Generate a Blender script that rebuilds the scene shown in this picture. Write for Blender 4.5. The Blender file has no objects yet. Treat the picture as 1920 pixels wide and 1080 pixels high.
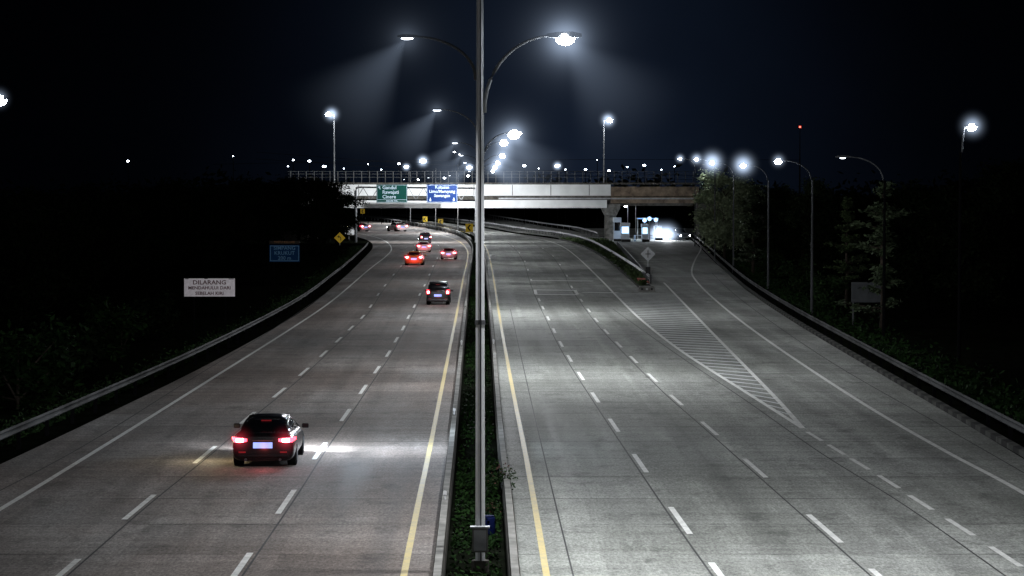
import bpy, bmesh, math, random
from mathutils import Vector, Matrix
random.seed(7)
SC=bpy.context.scene; COL=SC.collection
F=4570.0; H=8.2; PIT=math.atan(180/F)
sp,cp=math.sin(PIT),math.cos(PIT)
def ray(px,py):
    u=(px-960)/F; v=(540-py)/F
    return Vector((u, cp+v*sp, -sp+v*cp))
def G(px,py,z=0.0):
    d=ray(px,py); t=(z-H)/d.z
    return Vector((0,0,H))+d*t
def P(px,py,Y):
    d=ray(px,py); return Vector((0,0,H))+d*(Y/d.y)
# ---------------------------------------------------------------- camera
cam=bpy.data.cameras.new('camera'); co=bpy.data.objects.new('camera',cam); COL.objects.link(co)
co.location=(0,0,H); co.rotation_euler=(math.pi/2-PIT,0,0)
cam.sensor_width=36; cam.lens=36*F/1920; cam.clip_end=9000; cam.clip_start=0.5
SC.camera=co
SC.view_settings.view_transform='Standard'; SC.view_settings.look='None'; SC.view_settings.exposure=0
# ---------------------------------------------------------------- node helpers
class NT:
    def __init__(s,nt): s.nt=nt; nt.nodes.clear()
    def n(s,t,**k):
        o=s.nt.nodes.new(t)
        for a,b in k.items(): setattr(o,a,b)
        return o
    def l(s,a,b): s.nt.links.new(a,b)
    def put(s,sock,v):
        if isinstance(v,bpy.types.NodeSocket): s.l(v,sock)
        else: sock.default_value=v
    def m(s,op,a,b=None,c=None,clamp=False):
        o=s.n('ShaderNodeMath',operation=op,use_clamp=clamp)
        s.put(o.inputs[0],a)
        if b is not None: s.put(o.inputs[1],b)
        if c is not None: s.put(o.inputs[2],c)
        return o.outputs[0]
    def noise(s,vec,scale,detail=3,rough=.5):
        o=s.n('ShaderNodeTexNoise'); s.l(vec,o.inputs['Vector']); o.inputs['Scale'].default_value=scale
        o.inputs['Detail'].default_value=detail; o.inputs['Roughness'].default_value=rough
        return o.outputs['Fac']
    def mapr(s,v,a,b,c,d,interp='LINEAR'):
        o=s.n('ShaderNodeMapRange'); o.interpolation_type=interp
        s.put(o.inputs[0],v)
        for i,x in enumerate((a,b,c,d)): s.put(o.inputs[i+1],x)
        return o.outputs[0]
    def scalev(s,vec,v):
        o=s.n('ShaderNodeVectorMath',operation='MULTIPLY'); s.l(vec,o.inputs[0]); o.inputs[1].default_value=v
        return o.outputs[0]
    def mix(s,f,a,b,typ='MIX'):
        o=s.n('ShaderNodeMix',data_type='RGBA',blend_type=typ)
        s.put(o.inputs[0],f)
        for sock,v in ((o.inputs[6],a),(o.inputs[7],b)):
            if isinstance(v,(tuple,list)) and len(v)==3: v=(*v,1)
            s.put(sock,v)
        return o.outputs[2]
def mat(name):
    m=bpy.data.materials.new(name); m.use_nodes=True; return m,NT(m.node_tree)
def finish(t,col,rough=.8,metal=0,emit=None,es=0,bump=None,bs=.2,spec=.3):
    b=t.n('ShaderNodeBsdfPrincipled'); o=t.n('ShaderNodeOutputMaterial')
    if isinstance(col,(tuple,list)): col=(*col,1) if len(col)==3 else col
    t.put(b.inputs['Base Color'],col); t.put(b.inputs['Roughness'],rough); b.inputs['Metallic'].default_value=metal
    b.inputs['Specular IOR Level'].default_value=spec
    if emit is not None:
        t.put(b.inputs['Emission Color'],(*emit,1) if isinstance(emit,(tuple,list)) else emit); t.put(b.inputs['Emission Strength'],es)
    if bump is not None:
        bn=t.n('ShaderNodeBump'); bn.inputs['Strength'].default_value=bs; t.l(bump,bn.inputs['Height']); t.l(bn.outputs[0],b.inputs['Normal'])
    t.l(b.outputs[0],o.inputs[0])
def simple(name,c,rough=.7,metal=0,var=.25,scale=3,spec=.3,emit=None,es=0):
    m,t=mat(name); tc=t.n('ShaderNodeTexCoord')
    n=t.noise(tc.outputs['Object'],scale,4,.6)
    k=t.mapr(n,.3,.7,1-var,1+var)
    mx=t.n('ShaderNodeVectorMath',operation='SCALE'); mx.inputs[0].default_value=c; t.l(k,mx.inputs[3])
    finish(t,mx.outputs[0],rough,metal,emit,es,spec=spec); return m
def emis(name,c,s,base=(.02,.02,.02)):
    m,t=mat(name); tc=t.n('ShaderNodeTexCoord'); n=t.noise(tc.outputs['Object'],6,2)
    k=t.mapr(n,.3,.7,s*.85,s*1.15)
    finish(t,base,.3,0,c,k); return m
def concrete_road(name,base,tint,joint=5.0,stain=1.0,tail=(1,1,1)):
    m,t=mat(name); tc=t.n('ShaderNodeTexCoord'); v=tc.outputs['Object']
    sx=t.n('ShaderNodeSeparateXYZ'); t.l(v,sx.inputs[0]); X,Y=sx.outputs[0],sx.outputs[1]
    Xr=t.m('ADD',X,t.m('MULTIPLY',Y,.0129))
    cmb=t.n('ShaderNodeCombineXYZ'); t.l(Xr,cmb.inputs[0]); t.l(Y,cmb.inputs[1])
    w=cmb.outputs[0]
    big=t.noise(t.scalev(w,(1,.35,1)),.12,4,.6)
    streak=t.noise(t.scalev(w,(1.1,.02,1)),1.0,4,.6)
    cross=t.noise(t.scalev(w,(.1,1.3,1)),1.0,4,.7)
    fine=t.noise(t.scalev(w,(3.5,1.6,1)),1.6,5,.75)
    grit=t.noise(t.scalev(w,(1,.3,1)),16,2,.8)
    fl=t.m('FLOOR',t.m('DIVIDE',Y,joint)); fx=t.m('FLOOR',t.m('DIVIDE',t.m('ADD',Xr,.9),3.65))
    cc=t.n('ShaderNodeCombineXYZ'); t.l(fl,cc.inputs[0]); t.l(fx,cc.inputs[1])
    wn=t.n('ShaderNodeTexWhiteNoise',noise_dimensions='2D'); t.l(cc.outputs[0],wn.inputs['Vector'])
    wob=t.m('MULTIPLY',t.noise(w,.8,2),.25)
    fr=t.m('FRACT',t.m('DIVIDE',t.m('ADD',Y,wob),joint))
    jl=t.m('LESS_THAN',fr,.03)
    jn=t.mapr(t.noise(w,.2,3),.42,.62,.05,.7)
    bl=t.mapr(t.noise(t.scalev(w,(1,.5,1)),.9,5,.7),.53,.7,0,.45)
    lt=t.mapr(t.noise(t.scalev(w,(1.3,.12,1)),.7,4,.7),.58,.7,0,.3)
    wp=t.m('ABSOLUTE',t.m('SINE',t.m('MULTIPLY',t.m('ADD',Xr,.4),3.1416/1.83)))
    k=t.mapr(big,.3,.7,1-.36*stain,1+.26*stain)
    k=t.m('MULTIPLY',k,t.mapr(streak,.3,.7,1-.28*stain,1+.2*stain))
    k=t.m('MULTIPLY',k,t.mapr(wp,0,1,.9,1.06))
    k=t.m('MULTIPLY',k,t.mapr(cross,.3,.7,.8,1.16))
    k=t.m('MULTIPLY',k,t.mapr(fine,.25,.75,.68,1.32))
    k=t.m('MULTIPLY',k,t.mapr(grit,.25,.75,.5,1.5))
    k=t.m('MULTIPLY',k,t.mapr(wn.outputs[0],0,1,.85,1.15))
    k=t.m('MULTIPLY',k,t.m('SUBTRACT',t.m('ADD',1,lt),bl))
    k=t.m('MULTIPLY',k,t.m('SUBTRACT',1,t.m('MULTIPLY',jl,jn)))
    c=t.mix(t.mapr(big,.35,.65,0,1),(base*tint[0],base*tint[1],base*tint[2]),(base*tail[0],base*tail[1],base*tail[2]))
    sc=t.n('ShaderNodeVectorMath',operation='SCALE'); t.l(c,sc.inputs[0]); t.l(k,sc.inputs[3])
    finish(t,sc.outputs[0],t.mapr(streak,.3,.7,.7,.9),0,bump=grit,bs=.2,spec=.15)
    return m
M={}
M['roadL']=concrete_road('left carriageway concrete',.215,(1.2,.98,.86),5,1,(1.05,1,.95))
M['roadR']=concrete_road('right carriageway concrete',.31,(.99,1.02,.92),5,.9,(.99,1.01,.95))
M['soil']=simple('verge ground',(.005,.006,.004),.98,0,.6,.9,spec=0)
M['grass']=simple('grass',(.03,.05,.018),.9,0,.5,2,spec=.05)
M['joint']=simple('joint sealant',(.05,.05,.05),.8,0,.3,.6)
def paint(name,c,wear=.35):
    m,t=mat(name); tc=t.n('ShaderNodeTexCoord'); v=tc.outputs['Object']
    n=t.noise(v,2.2,5,.75); f=t.mapr(n,.46,.7,0,wear)
    n2=t.noise(v,12,2,.6); k=t.mapr(n2,.3,.7,.85,1.1)
    c2=t.mix(f,c,(.26,.255,.24)); s=t.n('ShaderNodeVectorMath',operation='SCALE'); t.l(c2,s.inputs[0]); t.l(k,s.inputs[3])
    finish(t,s.outputs[0],.6,spec=.3); return m
M['white']=paint('white road paint',(.84,.84,.81),.5)
M['hatch']=paint('worn hatching paint',(.75,.77,.77),.55)
M['yellow']=paint('yellow road paint',(.6,.48,.2),.5)
M['conc']=simple('weathered concrete',(.2,.195,.18),.85,0,.5,1.6)
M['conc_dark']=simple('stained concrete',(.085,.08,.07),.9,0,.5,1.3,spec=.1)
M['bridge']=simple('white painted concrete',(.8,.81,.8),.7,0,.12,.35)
M['bridge_brown']=simple('rusty stained girder',(.2,.15,.105),.85,0,.6,.8)
M['galv']=simple('galvanised steel',(.36,.37,.38),.5,.2,.3,2)
M['raild']=simple('dull guardrail steel',(.075,.077,.078),.7,0,.7,.3,spec=.06)
M['railr']=simple('darker guardrail steel',(.05,.051,.052),.75,0,.7,.3,spec=.05)
M['pole']=simple('grey pole paint',(.66,.67,.68),.55,.05,.12,1.2)
M['poledark']=simple('dark pole',(.1,.103,.11),.65,.1,.2,1.2,spec=.15)
M['poleblack']=simple('unlit pole',(.005,.005,.0055),.95,0,.2,1.2,spec=0)  # near-black colour stands in for missing lamplight
M['gantry']=simple('gantry steel',(.13,.135,.14),.6,.1,.3,1)
M['headm']=simple('lamp housing',(.3,.31,.32),.5,.2,.1,2)
M['lens']=emis('cool white lamp lens',(.84,.91,1),110)
M['lens2']=emis('pale lamp lens',(.8,.88,1),7)
M['lensfar']=emis('distant lamp lens',(.8,.88,1),40)
M['bark']=simple('bark',(.05,.04,.032),.95,0,.4,4,spec=.05)
M['barkdark']=simple('shadowed bark',(.003,.003,.0025),1,0,.4,4,spec=0)  # bark darkened in colour so it reads as unlit
def leaf(name,a,b,spec=.12):
    m,t=mat(name); tc=t.n('ShaderNodeTexCoord'); n=t.noise(tc.outputs['Object'],.9,3,.7)
    c=t.mix(t.mapr(n,.35,.65,0,1),a,b); finish(t,c,.7,spec=spec); return m
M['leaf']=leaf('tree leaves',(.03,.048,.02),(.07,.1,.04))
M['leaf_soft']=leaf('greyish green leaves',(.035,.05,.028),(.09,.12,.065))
M['leaf_dark']=leaf('shadowed tree leaves',(.006,.009,.005),(.012,.018,.008),0)  # shade put into the leaf colour so these trees look unlit
M['leaf_lit']=leaf('painted lamplit leaves',(.2,.25,.15),(.36,.42,.26))  # leaf colour lightened to look brightly lamplit
M['leaf_low']=leaf('median shrubs',(.005,.012,.004),(.016,.038,.01),.02)
M['leaf_mid']=leaf('dim shrub leaves',(.010,.02,.008),(.028,.055,.018),.02)
M['signwhite']=simple('white sign sheet',(.7,.66,.68),.5,0,.2,3,emit=(.75,.68,.72),es=.15)  # faint emission stands in for retroreflected light
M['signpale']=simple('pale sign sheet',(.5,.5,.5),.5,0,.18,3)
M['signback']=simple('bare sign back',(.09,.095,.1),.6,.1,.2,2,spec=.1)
M['green']=simple('green sign sheet',(.002,.022,.017),.6,0,.1,2,emit=(.02,.35,.27),es=.025,spec=.05)  # slight emission imitates light returned by the sheet
M['blue']=simple('blue sign sheet',(.003,.012,.055),.6,0,.1,2,emit=(.04,.15,.6),es=.05,spec=.05)  # sheet glows a little in place of reflected light
M['bluedim']=simple('dim blue sign sheet',(.003,.011,.03),.6,0,.1,2,emit=(.03,.2,.6),es=.02,spec=.05)  # weak emission in place of light falling on the sign
M['text']=simple('sign lettering',(.2,.24,.27),.6,0,.05,2,emit=(.6,.8,1),es=.16,spec=.1)  # letters glow faintly to imitate reflected light
M['textdim']=simple('dim sign lettering',(.05,.11,.17),.6,0,.05,2,emit=(.3,.6,1),es=.04,spec=.1)  # weaker painted glow for the dimmer sign
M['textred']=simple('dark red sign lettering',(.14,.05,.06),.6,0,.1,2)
M['textorange']=simple('orange lettering',(.2,.1,.05),.6,0,.1,2,emit=(1,.5,.2),es=.02)  # trace of emission in place of reflected light
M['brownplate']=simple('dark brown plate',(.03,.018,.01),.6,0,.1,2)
M['signyellow']=simple('yellow sign sheet',(.5,.35,.03),.5,0,.1,2,emit=(1,.65,.05),es=.12)  # emission imitates the sheet shining back lamplight
M['black']=simple('black paint',(.012,.012,.012),.5,0,.1,2)
M['carblack']=simple('black car paint',(.004,.004,.005),.25,0,.1,2,spec=.4)
M['cargrey']=simple('dark grey car paint',(.02,.02,.023),.25,.3,.1,2,spec=.5)
M['carwhite']=simple('white car paint',(.5,.5,.5),.3,0,.1,2,spec=.6)
M['carsilver']=simple('silver car paint',(.25,.25,.26),.3,.5,.1,2,spec=.6)
M['carred']=simple('warm orange car paint',(.5,.16,.03),.3,0,.1,2,spec=.6)
M['glass']=simple('dark car glass',(.004,.004,.005),.1,0,.1,2,spec=.5)
M['tyre']=simple('tyre rubber',(.006,.006,.006),.9,0,.1,5,spec=.05)
M['rim']=simple('alloy rim',(.06,.06,.065),.45,.5,.1,5)
M['tail']=emis('red tail light',(1,.05,.08),8,(.3,.01,.01))
M['tailcore']=emis('brake bulb core',(1,.6,.65),24,(.5,.3,.3))
M['taildim']=emis('dim tail light',(1,.03,.05),2.2,(.3,.01,.01))
M['hbl']=emis('faint high brake light',(1,.03,.05),.12,(.1,.01,.01))
M['plate']=emis('glowing number plate',(.27,.4,1),1.3,(.15,.15,.25))  # emission stands in for light falling on the plate
M['headl']=emis('headlight glare',(.85,.92,1),60)
M['booth']=simple('white booth panel',(.5,.55,.6),.5,0,.1,2)
M['boothlit']=emis('booth window light',(.4,.65,1),2.6)
M['boothblue']=emis('blue lit canopy band',(.2,.45,1),1.0)
M['bluebin']=simple('blue plastic',(.003,.006,.035),.7,0,.1,2,spec=.05)
M['flower']=simple('faded red blossom',(.07,.03,.022),.7,0,.2,2)
M['redmark']=simple('red marker paint',(.33,.08,.06),.6,0,.5,3)
M['redlamp']=emis('red beacon',(1,.08,.05),8)
def stripes(name,a,b,per):
    m,t=mat(name); tc=t.n('ShaderNodeTexCoord'); s=t.n('ShaderNodeSeparateXYZ'); t.l(tc.outputs['Object'],s.inputs[0])
    f=t.m('GREATER_THAN',t.m('FRACT',t.m('DIVIDE',s.outputs[1],per)),.5)
    n=t.noise(tc.outputs['Object'],2,3); c=t.mix(f,a,b); c=t.mix(t.mapr(n,.4,.7,.2,.8),c,(.03,.029,.026))
    finish(t,c,.9,spec=.1); return m
M['kerbstripe']=stripes('black and white kerb',(.02,.02,.02),(.1,.1,.09),2.0)
# ---------------------------------------------------------------- object helpers
def tag(o,label=None,cat=None,group=None,kind=None):
    if label: o['label']=label
    if cat: o['category']=cat
    if group: o['group']=group
    if kind: o['kind']=kind
    return o
def empty(name,loc=(0,0,0),rz=0,label=None,cat=None,group=None):
    o=bpy.data.objects.new(name,None); COL.objects.link(o); o.location=loc; o.rotation_euler=(0,0,rz)
    o.empty_display_size=.3
    return tag(o,label,cat,group)
def mk(name,verts,faces,material,parent=None,smooth=False,loc=None):
    me=bpy.data.meshes.new(name); me.from_pydata([tuple(v) for v in verts],[],faces); me.update()
    me.materials.append(material)
    if smooth:
        for p in me.polygons: p.use_smooth=True
    o=bpy.data.objects.new(name,me); COL.objects.link(o)
    if parent: o.parent=parent
    if loc is not None: o.location=loc
    return o
class MB:
    def __init__(s): s.v=[]; s.f=[]
    def add(s,v,f):
        k=len(s.v); s.v+= [tuple(x) for x in v]; s.f+=[tuple(i+k for i in q) for q in f]; return s
    def box(s,c,d,rz=0,rx=0):
        hx,hy,hz=d[0]/2,d[1]/2,d[2]/2
        R=Matrix.Rotation(rz,3,'Z')@Matrix.Rotation(rx,3,'X')
        v=[Vector(c)+R@Vector((x,y,z)) for x in(-hx,hx) for y in(-hy,hy) for z in(-hz,hz)]
        return s.add(v,[(0,1,3,2),(4,6,7,5),(0,4,5,1),(2,3,7,6),(0,2,6,4),(1,5,7,3)])
    def tube(s,pts,rad,n=8,cap=True):
        pts=[Vector(p) for p in pts]
        if not isinstance(rad,(list,tuple)): rad=[rad]*len(pts)
        v=[]
        for i,p in enumerate(pts):
            d=(pts[min(i+1,len(pts)-1)]-pts[max(i-1,0)]).normalized()
            a=Vector((0,0,1)) if abs(d.z)<.9 else Vector((1,0,0))
            x=d.cross(a).normalized(); y=d.cross(x)
            for k in range(n):
                t=2*math.pi*k/n+.3; v.append(p+(x*math.cos(t)+y*math.sin(t))*rad[i])
        f=[]
        for i in range(len(pts)-1):
            for k in range(n):
                a=i*n+k; b=i*n+(k+1)%n; f.append((a,b,b+n,a+n))
        if cap: f.append(tuple(range(n))[::-1]); f.append(tuple(range((len(pts)-1)*n,len(pts)*n)))
        return s.add(v,f)
    def build(s,name,material,parent=None,smooth=False,bevel=0,loc=None):
        o=mk(name,s.v,s.f,material,parent,smooth,loc)
        if bevel:
            b=o.modifiers.new('b','BEVEL'); b.width=bevel; b.segments=2; b.limit_method='ANGLE'
        return o
def kids(o): return [c for c in COL.objects if c.parent==o]
def copy_tree(o,parent=None):
    c=o.copy(); COL.objects.link(c); c.parent=parent
    for ch in kids(o): copy_tree(ch,c)
    return c
def cr(pts,n=8):
    out=[]
    for i in range(len(pts)-1):
        p0=pts[max(i-1,0)]; p1=pts[i]; p2=pts[i+1]; p3=pts[min(i+2,len(pts)-1)]
        for k in range(n):
            t=k/n
            out.append(tuple(.5*((2*b)+(-a+c)*t+(2*a-5*b+4*c-d)*t*t+(-a+3*b-3*c+d)*t**3) for a,b,c,d in zip(p0,p1,p2,p3)))
    out.append(tuple(pts[-1])); return out
def path(pts,z=0,ext=True,n=8):
    w=[G(x,y,z) for x,y in cr(pts,n)]
    if ext:
        d=(w[1]-w[0]).normalized(); L=(w[0].y+30)/max(d.y,.3); w=[w[0]-d*L]+w
    return w
def ribbon(mb,w,width,z):
    v=[]
    for i,p in enumerate(w):
        d=(w[min(i+1,len(w)-1)]-w[max(i-1,0)]); d.z=0; d.normalize(); nrm=Vector((d.y,-d.x,0))
        v.append((p.x-nrm.x*width/2,p.y-nrm.y*width/2,z)); v.append((p.x+nrm.x*width/2,p.y+nrm.y*width/2,z))
    mb.add(v,[(2*i,2*i+1,2*i+3,2*i+2) for i in range(len(w)-1)])
def strip(wa,wb,z):
    v=[];
    for a,b in zip(wa,wb): v.append((a.x,a.y,z)); v.append((b.x,b.y,z))
    return v,[(2*i,2*i+1,2*i+3,2*i+2) for i in range(len(wa)-1)]
def resample(w,step):
    out=[w[0].copy()]; acc=0
    for a,b in zip(w[:-1],w[1:]):
        L=(b-a).length; t=step-acc
        while t<=L: out.append(a+(b-a)*(t/L)); t+=step
        acc=L-(t-step)
    return out
def extrude_profile(w,prof,name,material,parent=None,smooth=False):
    v=[];n=len(prof)
    for i,p in enumerate(w):
        d=(w[min(i+1,len(w)-1)]-w[max(i-1,0)]); d.z=0; d.normalize(); nr=Vector((d.y,-d.x,0))
        for a,b in prof: v.append((p.x+nr.x*a,p.y+nr.y*a,p.z+b))
    f=[]
    for i in range(len(w)-1):
        for k in range(n): a=i*n+k; b=i*n+(k+1)%n; f.append((a,b,b+n,a+n))
    f.append(tuple(range(n))); f.append(tuple(range((len(w)-1)*n,len(w)*n)))
    return mk(name,v,f,material,parent,smooth)
def textmesh(s,size,material,parent,loc,name='lettering',align='CENTER',rot=(math.pi/2,0,0),xs=1.0,bold=.0):
    c=bpy.data.curves.new('t','FONT'); c.body=s; c.size=size; c.align_x=align; c.align_y='CENTER'; c.offset=bold; c.resolution_u=2
    t=bpy.data.objects.new('t',c); COL.objects.link(t)
    dg=bpy.context.evaluated_depsgraph_get(); me=bpy.data.meshes.new_from_object(t.evaluated_get(dg)); bpy.data.objects.remove(t)
    me.materials.clear(); me.materials.append(material)
    o=bpy.data.objects.new(name,me); COL.objects.link(o); o.parent=parent; o.location=loc; o.rotation_euler=rot; o.scale=(xs,1,1)
    return o
# ---------------------------------------------------------------- ground + roads
g=mk('ground',[(-4000,-200,-.02),(4000,-200,-.02),(4000,6000,-.02),(-4000,6000,-.02)],[(0,1,2,3)],M['soil']); tag(g,kind='structure')
Lout=[(-480,1080),(-215,968),(-20,880),(184,784),(388,684),(553,592),(636,528),(686,480),(699,462),(688,450),(650,440),(590,433),(480,425)]
Lin=[(812,1080),(826,960),(838,862),(849,765),(860,668),(870,580),(877,520),(884,476),(880,459),(866,446),(835,435),(760,421),(600,408)]
Rin=[(975,1080),(963,960),(950,862),(940,765),(931,668),(922,580),(917,545),(915,520),(911,476),(903,456),(893,444),(866,432),(790,416),(640,403)]
Rout=[(2300,1080),(2085,960),(1922,862),(1760,765),(1595,668),(1452,580),(1400,545)]
def surf(name,a,b,z,m,ext=True):
    v,f=strip(path(a,0,ext),path(b,0,ext),z); o=mk(name,v,f,m); return tag(o,kind='structure')
surf('road',Lout,Lin,.0,M['roadL'])
r2=surf('road',Rin[:7],Rout,.0,M['roadR'])
Mout=[(1205,545),(1180,522),(1128,482),(1085,460),(1040,448),(965,438),(880,424),(720,405)]
surf('road',Rin[6:],Mout[:len(Rin[6:])],.0,M['roadR'],False)
RL=[(1222,545),(1195,510),(1172,482),(1155,462),(1140,452),(1110,444)]
RR=[(1400,545),(1366,515),(1334,486),(1312,464),(1298,452),(1286,444)]
surf('road',RL,RR,.0,M['roadR'],False)
tp=surf('toll_plaza_pavement',[(1108,443.5),(1090,436),(1070,428)],[(1292,443.5),(1300,436),(1300,428)],-.004,M['roadR'],False)
surf('road',[(1080,455),(1036,444),(962,434.5),(880,420),(720,402)],[(1118,446),(1085,435),(1018,424),(958,414),(840,400)],-.008,M['roadR'],False)
v,f=strip(path(Lin[:8]),path([p for i,p in enumerate(Rin[:9]) if i!=6]),-.004)
tag(mk('median_ground',v,f,M['soil']),kind='structure')
# ---------------------------------------------------------------- markings
wm=MB(); ym=MB(); jm=MB()
YL=[(757,1080),(783,950),(804,850),(822,760),(840,670),(856,590),(868,525),(877,482),(873,464),(855,450),(815,437),(745,424),(640,413)]
YR=[(1025,1080),(1003,950),(985,850),(967,760),(950,670),(936,590),(925,520),(917,480),(909,460),(898,447),(874,436),(800,420),(700,408)]
ribbon(ym,path(YL),.15,.004); ribbon(ym,path(YR),.15,.004)
EL=[(-200,1070),(0,955),(200,833),(400,708),(540,620),(620,566),(690,507),(722,482),(734,467),(724,453),(698,443),(655,435),(590,428)]
ribbon(wm,path(EL),.17,.004)
ER=[(2180,1080),(1920,925),(1780,850),(1640,770),(1500,680),(1400,610),(1335,557),(1304,525),(1297,508),(1303,488),(1313,470),(1314,462)]
ribbon(wm,path(ER),.18,.004)
GL=[(1505,803),(1450,768),(1390,730),(1280,660),(1205,602),(1157,556),(1130,528),(1082,482),(1050,460),(1010,448),(940,438),(860,425)]
GR=[(1505,803),(1460,752),(1400,690),(1345,634),(1290,577),(1245,530)]
ribbon(wm,path(GL,0,False),.18,.004); ribbon(wm,path(GR,0,False),.18,.0045)
L1=[(110,1080),(262,950),(385,852),(465,783),(524,736),(570,697),(607,663),(635,637),(658,615),(680,594),(695,574),(709,552),(722,535),(738,515),(752,499),(764,484),(775,470),(778,460),(770,449),(748,439),(705,430)]
L2=[(447,1068),(537,940),(600,845),(648,778),(681,730),(707,693),(728,663),(743,637),(756,615),(766,594),(777,574),(787,552),(796,535),(805,515),(812,499),(820,484),(825,470),(822,460),(808,448),(775,436),(725,427)]
R1=[(1352,1080),(1275,975),(1200,868),(1151,797),(1116,745),(1089,705),(1068,672),(1052,645),(1039,620),(1028,597),(1018,577),(1011,562),(1005,549),(996,525),(990,506),(984,490),(974,474),(962,462),(948,452),(925,443)]
R2=[(1660,1090),(1545,990),(1415,877),(1330,803),(1268,750),(1223,708),(1188,674),(1160,646),(1137,622),(1118,600),(1104,582),(1090,563),(1072,538),(1063,517),(1050,496),(1037,480),(1018,466),(1000,455),(975,447),(940,439)]
R3=[(1885,1043),(1800,988),(1726,942),(1666,903),(1612,870),(1568,843),(1527,818)]
def dashes(cents,skip_far=455,ln=5.0,width=.15):
    w=path(cents,0,False,6)
    for i,(x,y) in enumerate(cents):
        if y<skip_far: continue
        k=i*6; c=G(x,y); a=w[max(k-1,0)]; b=w[min(k+1,len(w)-1)]
        d=(b-a).normalized()
        if i<len(cents)-1: sp_=(G(*cents[i+1])-c).length
        else: sp_=(c-G(*cents[i-1])).length
        L=min(ln,max(sp_*.42,3.0))
        if d.y<0: d=-d
        ribbon(wm,[c-d*L/2,c,c+d*L/2],width,.004)
for L in (L1,L2,R1,R2): dashes(L)
dashes(R3,ln=3.6)
for L in (L1,L2,R1,R2): 
    off=.18 if L in (R1,R2) else -.18
    w=path(L); ws=[Vector((p.x-off,p.y,0)) for p in w]; ribbon(jm,ws,.05,.003)
jw=path([(1885,1080),(1700,950),(1540,850),(1400,752),(1270,665),(1150,580)],0,True); ribbon(jm,jw,.05,.0025)
ribbon(jm,path([(-330,1080),(-60,950),(150,840),(350,716),(520,612),(640,530)]),.05,.003)
ribbon(jm,path([(2250,1080),(1960,910),(1760,795),(1560,680),(1400,570),(1335,512)]),.05,.003)
ribbon(jm,path([(1075,1080),(1038,930),(1000,770),(975,660),(957,580)]),.04,.003)
def xat(poly,y):
    for a,b in zip(poly[:-1],poly[1:]):
        if (a[1]-y)*(b[1]-y)<=0 and a[1]!=b[1]:
            return a[0]+(b[0]-a[0])*(y-a[1])/(b[1]-a[1])
    return None
hm=MB()
Y=G(1500,790).y
while Y<G(1200,549).y:
    py=360+ F*H/Y*1.0
    a=xat(GL,py); c=G(a,py) if a else None
    Y2=Y-2.2; py2=360+F*H/Y2; b=xat(GR,py2)
    if a and b:
        e=G(b,py2)
        if e.x-c.x>.3:
            w=.55; hm.add([(c.x,c.y,.003),(e.x,e.y,.003),(e.x,e.y+w,.003),(c.x,c.y+w,.003)],[(0,1,2,3)])
    Y+=2.3
def seg(a,b,w,z=.0048):
    A,B=G(*a),G(*b); ribbon(wm,[A,B],w,z)
seg((995,526),(1112,527),.9); seg((1003,543.5),(1079,544.5),1.2); seg((1005,552),(1083,552.5),1.2)
seg((1003,543),(1005,552),.25,.0056); seg((1078,544),(1083,552),.25,.0056); seg((1092,548),(1158,549),.9)
tag(wm.build('road_marking',M['white']),kind='structure'); tag(ym.build('road_marking',M['yellow']),kind='structure')
tag(hm.build('road_marking',M['hatch']),kind='structure'); tag(jm.build('road_joint',M['joint']),kind='structure')
# ---------------------------------------------------------------- median barriers
prof=[(-.12,-.05),(-.12,.35),(-.07,.5),(.07,.5),(.12,.35),(.12,-.05)]
for k,(pl,side) in enumerate(((Lin,-1),(Rin,1))):
    w=path(pl[:-1] if side<0 else [p for i,p in enumerate(pl[:-1]) if i!=6],0,True)
    w=[Vector((p.x-side*.14,p.y,0)) for p in w]
    root=empty('median_barrier',(0,0,0),0,'low weathered concrete wall on the %s edge of the planted median'%('left' if side<0 else 'right'),'barrier')
    extrude_profile(w,prof,'barrier_wall',M['conc_dark'],root)
    cap=[Vector((p.x,p.y,.501)) for p in w]
    extrude_profile(cap,[(-.08,0),(-.08,.05),(.08,.05),(.08,0)],'coping',M['conc'],root)
for i,(x,y) in enumerate([(826,943),(849,772),(867,632),(876,560),(941,668),(962,640)]):
    px=x; p=G(xat(Lin,y+35) if i<4 else xat(Rin,y+25),y+35 if i<4 else y+25)
    p.x+= .14 if i<4 else -.14
    t=empty('delineator',(p.x,p.y,.55),0,None,'reflector post')
    MB().tube([(0,0,0),(0,0,.22)],.03,8).build('post',M['signpale'],t)
    MB().box((0,-.035,.17),(.09,.02,.09)).build('reflector',M['signpale'],t)
    tag(t,['small white reflector post on left median wall nearest the camera','second small reflector post along the left median wall','third small reflector post along the left median wall','farthest small reflector post along the left median wall','nearer small reflector post on the right median wall','small reflector post on the right median wall just beyond the nearer one'][i])
def leaves(n,boxf,size,seed):
    rnd=random.Random(seed); v=[];f=[]
    for i in range(n):
        c=boxf(rnd); s=size*rnd.uniform(.6,1.3)
        a=Vector((rnd.gauss(0,1),rnd.gauss(0,1),rnd.gauss(0,.7))).normalized(); b=a.cross(Vector((rnd.gauss(0,1),rnd.gauss(0,1),rnd.gauss(0,1)))).normalized()
        k=len(v); v+=[c-a*s,c+b*s*.45,c+a*s,c-b*s*.45]; f.append((k,k+1,k+2,k+3))
    return v,f
def medbox(r):
    while True:
        Y=50+ (r.random()**1.6)*230
        if math.sin(Y*.55)+math.sin(Y*.21+1)>-.6 or r.random()<.2: break
    py=360+F*H/Y; a=G(xat(Lin,min(py,1079)),min(py,1079)).x+.36; b=G(xat(Rin,min(py,1079)),min(py,1079)).x-.36
    X=r.uniform(a,b); hh=.15+.3*(.5+.5*math.sin(Y*.9+X*2))*(.5+.5*math.sin(Y*.23))
    return Vector((X,Y,abs(r.gauss(0,.5))*hh))
v,f=leaves(11000,medbox,.07,3)
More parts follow.
